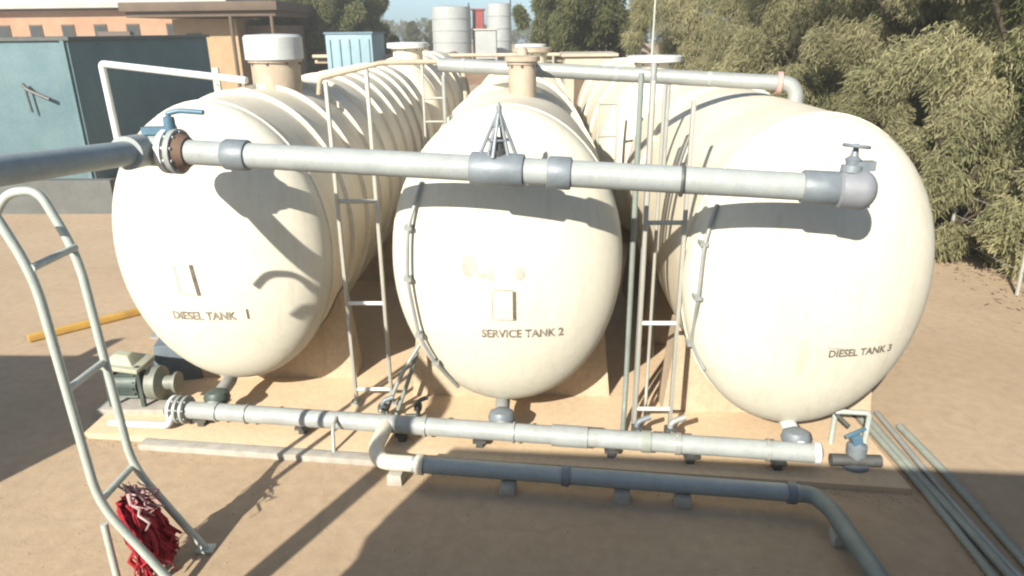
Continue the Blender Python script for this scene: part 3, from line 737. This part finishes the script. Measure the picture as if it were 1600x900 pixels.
def window(parent, x, y, z, w_, h_):
    k = MB(); k.box((x, y, z), (w_, .1, h_)); f_ = k.build("window", ROOFD, parent)
    k = MB(); k.box((x, y - .06, z), (w_ * .84, .04, h_ * .84)); k.build("pane", GLASSD, f_)
ob = thing("tan_building", "tan brick building with a wide dark brown roof behind the blue sheet tank", "building", (-18, 45, 0))
k = MB(); k.box((-19.9, 47, 2.4), (3.9, 4, 4.8)); k.build("wall", TANWALL, ob, smooth=False)
k = MB(); k.box((-19.3, 47, 5.45), (9.2, 8, .5)); k.box((-19.3, 47, 5.05), (8.8, 7.4, .32)); k.build("roof", ROOFD, ob, bevel=.05)
k = MB(); k.box((-19.9, 44.96, 1.0), (.9, .08, 2.0)); d_ = k.build("door", mat("pale_door", (.42, .48, .42), None, 2, .6), ob)
k = MB(); k.lathe((-19.6, 44.9, 1.0), (0, -1, 0), [(0, .03), (.08, .03)], 8); k.build("handle", STEELD, d_)
window(ob, -20.6, 44.98, 3.7, .9, .6)
k = MB(); k.box((-16.6, 48, 2.2), (2.6, 3.2, 4.4)); k.build("side_wing", mat("brown_wing", (.17, .13, .10), (.12, .09, .07), 1.5, .85), ob)
for x in (-17.6, -15.2):
    k = MB(); k.tube([(x, 43.4, 0), (x, 43.4, 4.95)], .11, 10); k.build("post", ROOFD, ob)
ob2 = thing("orange_building", "low orange brick building with pale grey roof at the far left", "building", (-31, 62, 0))
k = MB(); k.box((-35, 62, 2.9), (21, 7, 5.8)); k.build("wall", ORANGEW, ob2, smooth=False)
k = MB(); k.box((-35, 62, 6.35), (23, 9, .9), ); k.build("roof", ROOFG, ob2, bevel=.1)
for x in (-42, -39.4, -36.8, -34.2, -31.6, -28.4): window(ob2, x, 58.46, 4.1, 1.0, 1.3)
k = MB(); k.box((-33, 58.3, 2.6), (2.6, .5, 3.2)); k.build("porch", mat("dark_porch", (.12, .09, .08), None, 2, .8), ob2)

bx = thing("blue_container", "small pale blue container box beyond the tank tops", "container", (-9.2, 36, 0))
k = MB(); k.box((-9.1, 38, 1.95), (2.3, 3.0, 3.9)); k.build("body", PALEBLUE, bx, bevel=.04)
k = MB(); k.box((-9.1, 38, 3.93), (2.4, 3.1, .10)); k.build("lid", mat("container_lid", (.12, .2, .26), None, 2, .6), bx)
for i in range(5):
    k = MB(); k.box((-10.06 + i * .48, 36.46, 1.9), (.09, .06, 3.5)); k.build("rib", PALEBLUE, bx)

def silo(label, x, y, r, h, sides):
    t = thing("silo", label, "silo", (x, y, 0), "pale silos on the horizon")
    k = MB(); k.lathe((x, y, 0), (0, 0, 1), [(0, r), (h, r), (h + r * .07, r * .35), (h + r * .08, .01)], 40); k.build("shell", SILO, t)
    for i in range(1, 5):
        k = MB(); k.lathe((x, y, h * i / 5), (0, 0, 1), [(0, r), (0, r + .06), (.14, r + .06), (.14, r)], 40); k.build("hoop", SILO, t)
    k = MB(); k.tube([(x + r * .95, y - r * .4, 0), (x + r * .95, y - r * .4, h + .4)], .09, 8); k.build("fill_pipe", STEELD, t)
silo("broad pale silo left of the dark red tower on the horizon", -9.9, 90, 2.3, 6.6, 1)
silo("narrower pale silo right of the dark red tower on the horizon", -4.2, 90, 1.45, 6.9, 1)
k = MB(); k.box((-6.75, 91, 3.1), (1.3, 1.3, 6.2)); rt = thing("red_tower", "dark red steel tower standing between the two silos", "tower", (-6.75, 91, 0)); k.build("frame", RUST, rt)
k = MB(); k.box((-6.75, 91, 6.3), (1.6, 1.6, .2)); k.build("platform", RUST, rt)
k = MB(); k.box((-5.4, 84, 2.0), (2.3, 2.2, 4.0)); hx = thing("pump_house", "little pale shed at the foot of the right silo", "shed", (-5.4, 84, 0)); k.build("wall", SILO, hx)
k = MB(); k.box((-5.4, 84, 4.06), (2.6, 2.5, .14)); k.build("roof", ROOFG, hx)
# pale shed seen between the middle and right tanks, at the tree line
hs = thing("tree_shed", "pale shed under the trees beyond the middle tank", "shed", (2.3, 33, 0))
k = MB(); k.box((2.35, 33, 1.45), (2.1, 2.6, 2.9)); k.build("wall", mat("shed_wall", (.46, .42, .33), None, 2, .8), hs)
k = MB(); k.box((2.35, 33, 2.96), (2.4, 2.9, .12)); k.build("roof", RENDERW, hs)
k = MB(); k.box((2.1, 31.68, 1.0), (.8, .05, 2.0)); k.build("door", ROOFD, hs)
# thin mast
ms = thing("mast", "thin tall mast rising from the tank behind the right ladder", "mast", (2.13, 12.9, 3.3))
k = MB(); k.tube([(2.15, 13.7, 3.5), (2.19, 13.7, 7.5)], [.022, .014], 8); k.build("pole", LADDER, ms)
k = MB(); k.lathe((2.15, 13.7, 3.42), (0, 0, 1), [(0, .09), (.09, .09), (.1, .03)], 12); k.build("base", LADDER, ms)
# far pipe rack over the bank
pr = thing("pipe_rack", "long pale pipe rack running across the yard far behind the tanks", "pipe rack", (-3, 40, 0))
for z, y in ((2.75, 40), (2.45, 40.4)):
    k = MB(); k.tube([(-12, y, z), (4, y - 1, z)], .1, 10); k.build("pipe", mat("rack_pipe", (.50, .40, .29), None, 3, .6), pr)
for x in (-11, -8, -5, -2, 1, 3.6):
    k = MB(); k.tube([(x, 40.0 - (x + 12) / 16, 0), (x, 40.0 - (x + 12) / 16, 2.7)], .07, 8); k.build("post", LADDER, pr)

# ------------------------------------------------------------------ trees
def limb_path(a, b, sag, n=5, j=.12):
    a, b = Vector(a), Vector(b); out = []
    for i in range(n + 1):
        q = i / n; p = a.lerp(b, q); p.z += sag * math.sin(math.pi * q)
        if 0 < i < n: p += Vector((random.uniform(-j, j), random.uniform(-j, j), random.uniform(-j, j)))
        out.append(p)
    return out

def crown_mesh(name, H_, Rr, zlo, n_clump, per, leaf_l, leaf_w, m, seed, droop=0.8, lean=0.0):
    r = np.random.default_rng(seed)
    C_ = []
    while len(C_) < n_clump:
        z = r.uniform(zlo, H_); q = (z - zlo) / (H_ - zlo)
        prof_ = (math.sin(math.pi * min(1, .18 + q * .80)) ** .55) * Rr * (1.0 - .35 * q)
        a = r.uniform(0, 2 * math.pi); rad = prof_ * math.sqrt(r.uniform(.12, 1.0)) * (1 + .22 * math.sin(3 * a + seed) + .15 * math.sin(5 * a + z))
        C_.append((rad * math.cos(a), rad * math.sin(a), z))
    C_ = np.array(C_)
    cid = np.repeat(np.arange(n_clump), per)
    size = r.uniform(.38, .85, n_clump)[cid] * Rr / 3.0
    off = r.normal(0, 1, (len(cid), 3)); off *= (size * np.power(r.uniform(0.05, 1, len(cid)), .45) / np.linalg.norm(off, axis=1))[:, None]
    off[:, 2] *= 1.15
    base = C_[cid] + off
    # hanging strands
    outw = base[:, :2] / (np.linalg.norm(base[:, :2], axis=1)[:, None] + 1e-6)
    d = np.column_stack([outw * r.uniform(-.1, .9, (len(cid), 1)), -np.ones(len(cid)) * droop]) + r.normal(0, .5, (len(cid), 3))
    d /= np.linalg.norm(d, axis=1)[:, None]
    sd = np.cross(d, r.normal(0, 1, (len(cid), 3))); sd /= np.linalg.norm(sd, axis=1)[:, None]
    L_ = leaf_l * r.uniform(.5, 1.4, len(cid))[:, None]; W_ = leaf_w * r.uniform(.6, 1.4, len(cid))[:, None]
    v = np.empty((len(cid), 4, 3))
    v[:, 0] = base - sd * W_ * .5; v[:, 1] = base + sd * W_ * .5
    v[:, 2] = base + d * L_ + sd * W_ * .3; v[:, 3] = base + d * L_ - sd * W_ * .3
    v = v.reshape(-1, 3); v[:, 0] += lean * v[:, 2]
    nq = len(cid)
    me = bpy.data.meshes.new(name)
    me.vertices.add(nq * 4); me.vertices.foreach_set("co", v.astype(np.float32).ravel())
    me.loops.add(nq * 4); me.loops.foreach_set("vertex_index", np.arange(nq * 4, dtype=np.int32))
    me.polygons.add(nq); me.polygons.foreach_set("loop_start", np.arange(0, nq * 4, 4, dtype=np.int32))
    me.polygons.foreach_set("loop_total", np.full(nq, 4, dtype=np.int32))
    me.update(calc_edges=True); me.materials.append(m)
    return me, C_

def make_tree(H_, Rr, zlo, n_clump, per, ll, lw, m, seed, multi=1):
    random.seed(seed)
    cm, C_ = crown_mesh("crown", H_, Rr, zlo, n_clump, per, ll, lw, m, seed)
    k = MB()
    for s in range(multi):
        a0 = (random.uniform(-.3, .3) * (s > 0), random.uniform(-.3, .3) * (s > 0), -.05)
        top = (random.uniform(-.5, .5) * multi, random.uniform(-.5, .5) * multi, H_ * .82)
        pth = limb_path(a0, top, 0, 7, .14); k.tube(pth, [max(.03, .22 * (H_ / 9) * (1 - i / 8.0)) for i in range(len(pth))], 9)
        for c in C_[::max(1, len(C_) // 22)]:
            st = pth[min(6, max(1, int(7 * (c[2] * .75) / (H_ * .85))))]
            if (Vector(c) - st).length > .4:
                lp_ = limb_path(st, c, .15, 4, .08); k.tube(lp_, [.065 * (H_ / 9) * (1 - i / 5.5) for i in range(len(lp_))], 6)
    tmp = k.build("trunk", BARK)
    tmesh = tmp.data; bpy.data.objects.remove(tmp)
    return cm, tmesh

SHADED_TREE = make_tree(10.5, 3.3, .6, 150, 1300, .15, .028, LEAFD, 41, 2)  # right edge tree: darker leaf colour stands for the shade there
CAS = [make_tree(10.5, 3.3, .7, 150, 1500, .15, .021, LEAF, 11, 2), make_tree(9.5, 3.0, 1.2, 135, 1500, .15, .021, LEAF, 12, 1), make_tree(11.0, 2.9, .9, 140, 1500, .16, .021, LEAF, 13, 2)]
FAR = [make_tree(9.0, 3.2, 1.8, 95, 700, .26, .06, LEAFD, 21, 1), make_tree(10.0, 3.0, 2.4, 95, 700, .26, .06, LEAFD, 22, 2)]
SHR = make_tree(2.6, 1.4, .1, 48, 900, .13, .024, LEAF, 31, 3)

def tree(kind, name, loc, s, rz, label, cat, group):
    cm, tm_ = kind
    t = thing(name, label, cat, loc, group)
    for nm, me in (("trunk", tm_), ("crown", cm)):
        o = bpy.data.objects.new(nm, me); col.objects.link(o); o.parent = t
    t.scale = (s, s, s); t.rotation_euler = (0, 0, rz)
    return t
G1 = "feathery trees along the right side of the yard"
near = [
    (9.8, 15.2, .95, 1.7, 1, "feathery olive tree just right of the right tank, left of the big dark tree"),
    (9.6, 18.8, 1.0, 2.9, 2, "tall olive tree above the right end of the overhead vent pipe"),
    (8.9, 23.0, .95, 4.1, 0, "olive tree right of the thin mast"),
    (8.6, 28.0, .95, 5.0, 1, "olive tree directly behind the thin mast"),
    (7.2, 34.0, 1.0, .9, 2, "olive tree behind the pale shed, left of the mast"),
    (14.0, 16.0, 1.1, 2.2, 2, "large dark olive tree in the second row at the far right"),
    (14.0, 23.0, 1.1, 3.3, 1, "large olive tree in the second row, above the vent pipe elbow"),
    (13.5, 31.0, 1.1, .2, 0, "far olive tree in the second row beyond the mast"),
    (12.6, 8.0, 1.05, 4.6, 1, "olive tree added out of view past the right edge to give shade"),  # unseen tree, added for its shade
]
for x, y, s, rz, k_, lab in near: tree(CAS[k_], "feathery_tree", (x, y, 0), s, rz, lab, "tree", G1)
tree(SHADED_TREE, "broad_tree", (10.9, 11.8, 0), 1.1, .3, "big tree at the right edge, leaves coloured darker to stand for shade", "tree", "darker trees behind the tank yard")
for x, y, s, rz, k_, lab in ((3.9, 42, 1.0, 0, 0, "dark green tree behind the pale shed with a bare trunk"), (1.6, 50, .95, 1, 1, "dark green tree at the left end of the right tree line, against the sky"),
                             (-15.4, 52, 1.0, 2, 0, "dense dark tree right of the brown roofed building"), (-13.3, 58, .85, 3.5, 1, "dark tree above the small blue container"), (-18.5, 58, 1.0, 5, 1, "dark tree rising behind the brown roofed building")):
    tree(FAR[k_], "broad_tree", (x, y, 0), s, rz, lab, "tree", "darker trees behind the tank yard")
for i, x in enumerate((-30, -26.5, -23, -19.5, -16.5, -13, 3.5, 7)):
    tree(FAR[i % 2], "distant_tree", (x, 120 + 5 * math.sin(i * 2.1), 0), (.52, .6, .48)[i % 3], i * 1.3, "dark bushy tree in the low line on the horizon", "tree", "low tree line on the horizon")
for x, y, s, rz, lab in ((7.7, 13.2, 1.0, 0, "low dark shrub beside the right tank"), (7.6, 16.2, .95, 2, "low shrub under the trees behind the right tank"), (7.0, 20.0, 1.1, 4, "bush beneath the vent pipe elbow"), (6.3, 24.5, 1.1, 1, "bush right of the mast base"), (8.8, 11.2, 1.0, 3, "shrub by the fence post at the right edge")):
    tree(SHR, "shrub", (x, y, 0), s, rz, lab, "shrub", "shrubs under the right hand trees")

# far-off wood closing the horizon
nw = 26000
wx = rng.uniform(-246, 246, nw); top = 5.6 + 1.3 * np.sin(wx * .11) + .9 * np.sin(wx * .37 + 1) + .5 * np.sin(wx * 1.1)
wz = np.sqrt(rng.uniform(0, 1, nw)) * top * 1.0; wy = rng.uniform(216, 240, nw)
ctr = np.column_stack([wx, wy, wz]); d1 = rng.normal(0, 1, (nw, 3)); d1 /= np.linalg.norm(d1, axis=1)[:, None]
d2 = np.cross(d1, rng.normal(0, 1, (nw, 3))); d2 /= np.linalg.norm(d2, axis=1)[:, None]
sz = rng.uniform(.35, .9, nw)[:, None]
v = np.stack([ctr - d1 * sz, ctr + d2 * sz * .6, ctr + d1 * sz, ctr - d2 * sz * .6], 1)
v[:, :, 2] = np.maximum(v[:, :, 2], .01)
me = bpy.data.meshes.new("far_wood"); me.from_pydata(v.reshape(-1, 3).tolist(), [], [(4 * i, 4 * i + 1, 4 * i + 2, 4 * i + 3) for i in range(nw)]); me.materials.append(LEAFD)
fw = bpy.data.objects.new("far_wood", me); col.objects.link(fw); tag(fw, "low dark wood along the horizon beyond the silos", "wood", kind='stuff')

# leaf litter under the trees (nobody could count it)
nl = 16000
lx = rng.uniform(6.35, 12, nl) + rng.normal(0, .25, nl); ly = rng.uniform(7.5, 26, nl)
keep = rng.uniform(0, 1, nl) < np.clip((lx - 6.5 - .3 * np.sin(ly * 1.3)) / 1.6, 0, 1) ** 1.5; lx, ly = lx[keep], ly[keep]; nl = len(lx)
an = rng.uniform(0, 6.28, nl); ln = rng.uniform(.015, .085, nl) * rng.uniform(.4, 1, nl); wd = rng.uniform(.004, .014, nl); hz = rng.uniform(.004, .022, nl)
v = np.empty((nl, 4, 3))
for i_, (sx, sy) in enumerate(((-1, -1), (1, -1), (1, 1), (-1, 1))):
    v[:, i_, 0] = lx + sx * ln * np.cos(an) - sy * wd * np.sin(an); v[:, i_, 1] = ly + sx * ln * np.sin(an) + sy * wd * np.cos(an); v[:, i_, 2] = hz + .006 * sx * rng.uniform(-1, 1, nl)
me = bpy.data.meshes.new("leaf_litter"); me.from_pydata(v.reshape(-1, 3).tolist(), [], [(4 * i, 4 * i + 1, 4 * i + 2, 4 * i + 3) for i in range(nl)]); me.materials.append(LITTERM)
lo = bpy.data.objects.new("leaf_litter", me); col.objects.link(lo); tag(lo, "brown leaf litter spread under the right hand trees", "litter", kind='stuff')

# loose grit on the yard (nobody could count it)
ng = 2600
gx = rng.uniform(-7, 7, ng); gy = rng.uniform(3.6, 14, ng)
gx = np.where(rng.uniform(0, 1, ng) < .45, rng.uniform(-5, 3.6, ng), gx)
gk = MB()
for x, y in zip(gx, gy):
    front = 6.34 + (x + 4.75) * (5.50 - 6.34) / 8.17
    if -4.8 < x < 3.45 and y > front - .02: y = front - abs(random.gauss(0, .12)) - .01
    q = random.uniform(.003, .009); z = q * .5
    a = random.uniform(0, 3)
    gk.add([(x + q * math.cos(a), y + q * math.sin(a), z * .3), (x - q * math.sin(a), y + q * math.cos(a), z * .4), (x - q * math.cos(a), y - q * math.sin(a) * .7, z * .3), (x + q * math.sin(a), y - q * math.cos(a), .003), (x, y, q * 1.2)],
           [(0, 1, 4), (1, 2, 4), (2, 3, 4), (3, 0, 4)])
tag(gk.build("grit", mat("grit_stone", (.36, .275, .195), (.24, .185, .135), 9, .95), smooth=False), "loose grit scattered on the yard and along the pad edge", "grit", kind='stuff')

# wire fence at the right edge
fe = thing("wire_fence", "thin posts and wires of a fence before the right hand trees", "fence", (7.3, 11, 0))
for y in (8.6, 10.6, 12.6, 15.0):
    k = MB(); k.tube([(7.55, y, 0), (7.5, y, 1.35)], .03, 8); k.build("post", LADDER, fe)
k = MB()
for z in (.4, .8, 1.2): k.tube([(7.53, 8.6, z), (7.53, 15, z)], .006, 5)
k.build("wire", LADDER, fe)

# thin haze volume added to lift the darks as veiling glare does
hz = MB(); hz.box((0, 110, 6.6), (506, 286, 15.2))
ho = hz.build("haze", bpy.data.materials.new("haze_air"), smooth=False)
hm = ho.data.materials[0]; hm.use_nodes = True
for n in list(hm.node_tree.nodes): hm.node_tree.nodes.remove(n)
ov = hm.node_tree.nodes.new("ShaderNodeOutputMaterial"); pv = hm.node_tree.nodes.new("ShaderNodeVolumePrincipled")
pv.inputs["Color"].default_value = (0.93, 0.92, 0.88, 1); pv.inputs["Density"].default_value = 0.0022; pv.inputs["Anisotropy"].default_value = 0.2
hm.node_tree.links.new(pv.outputs[0], ov.inputs["Volume"])
tag(ho, "pale haze added over the whole yard to lift dark tones", "haze", kind='stuff')
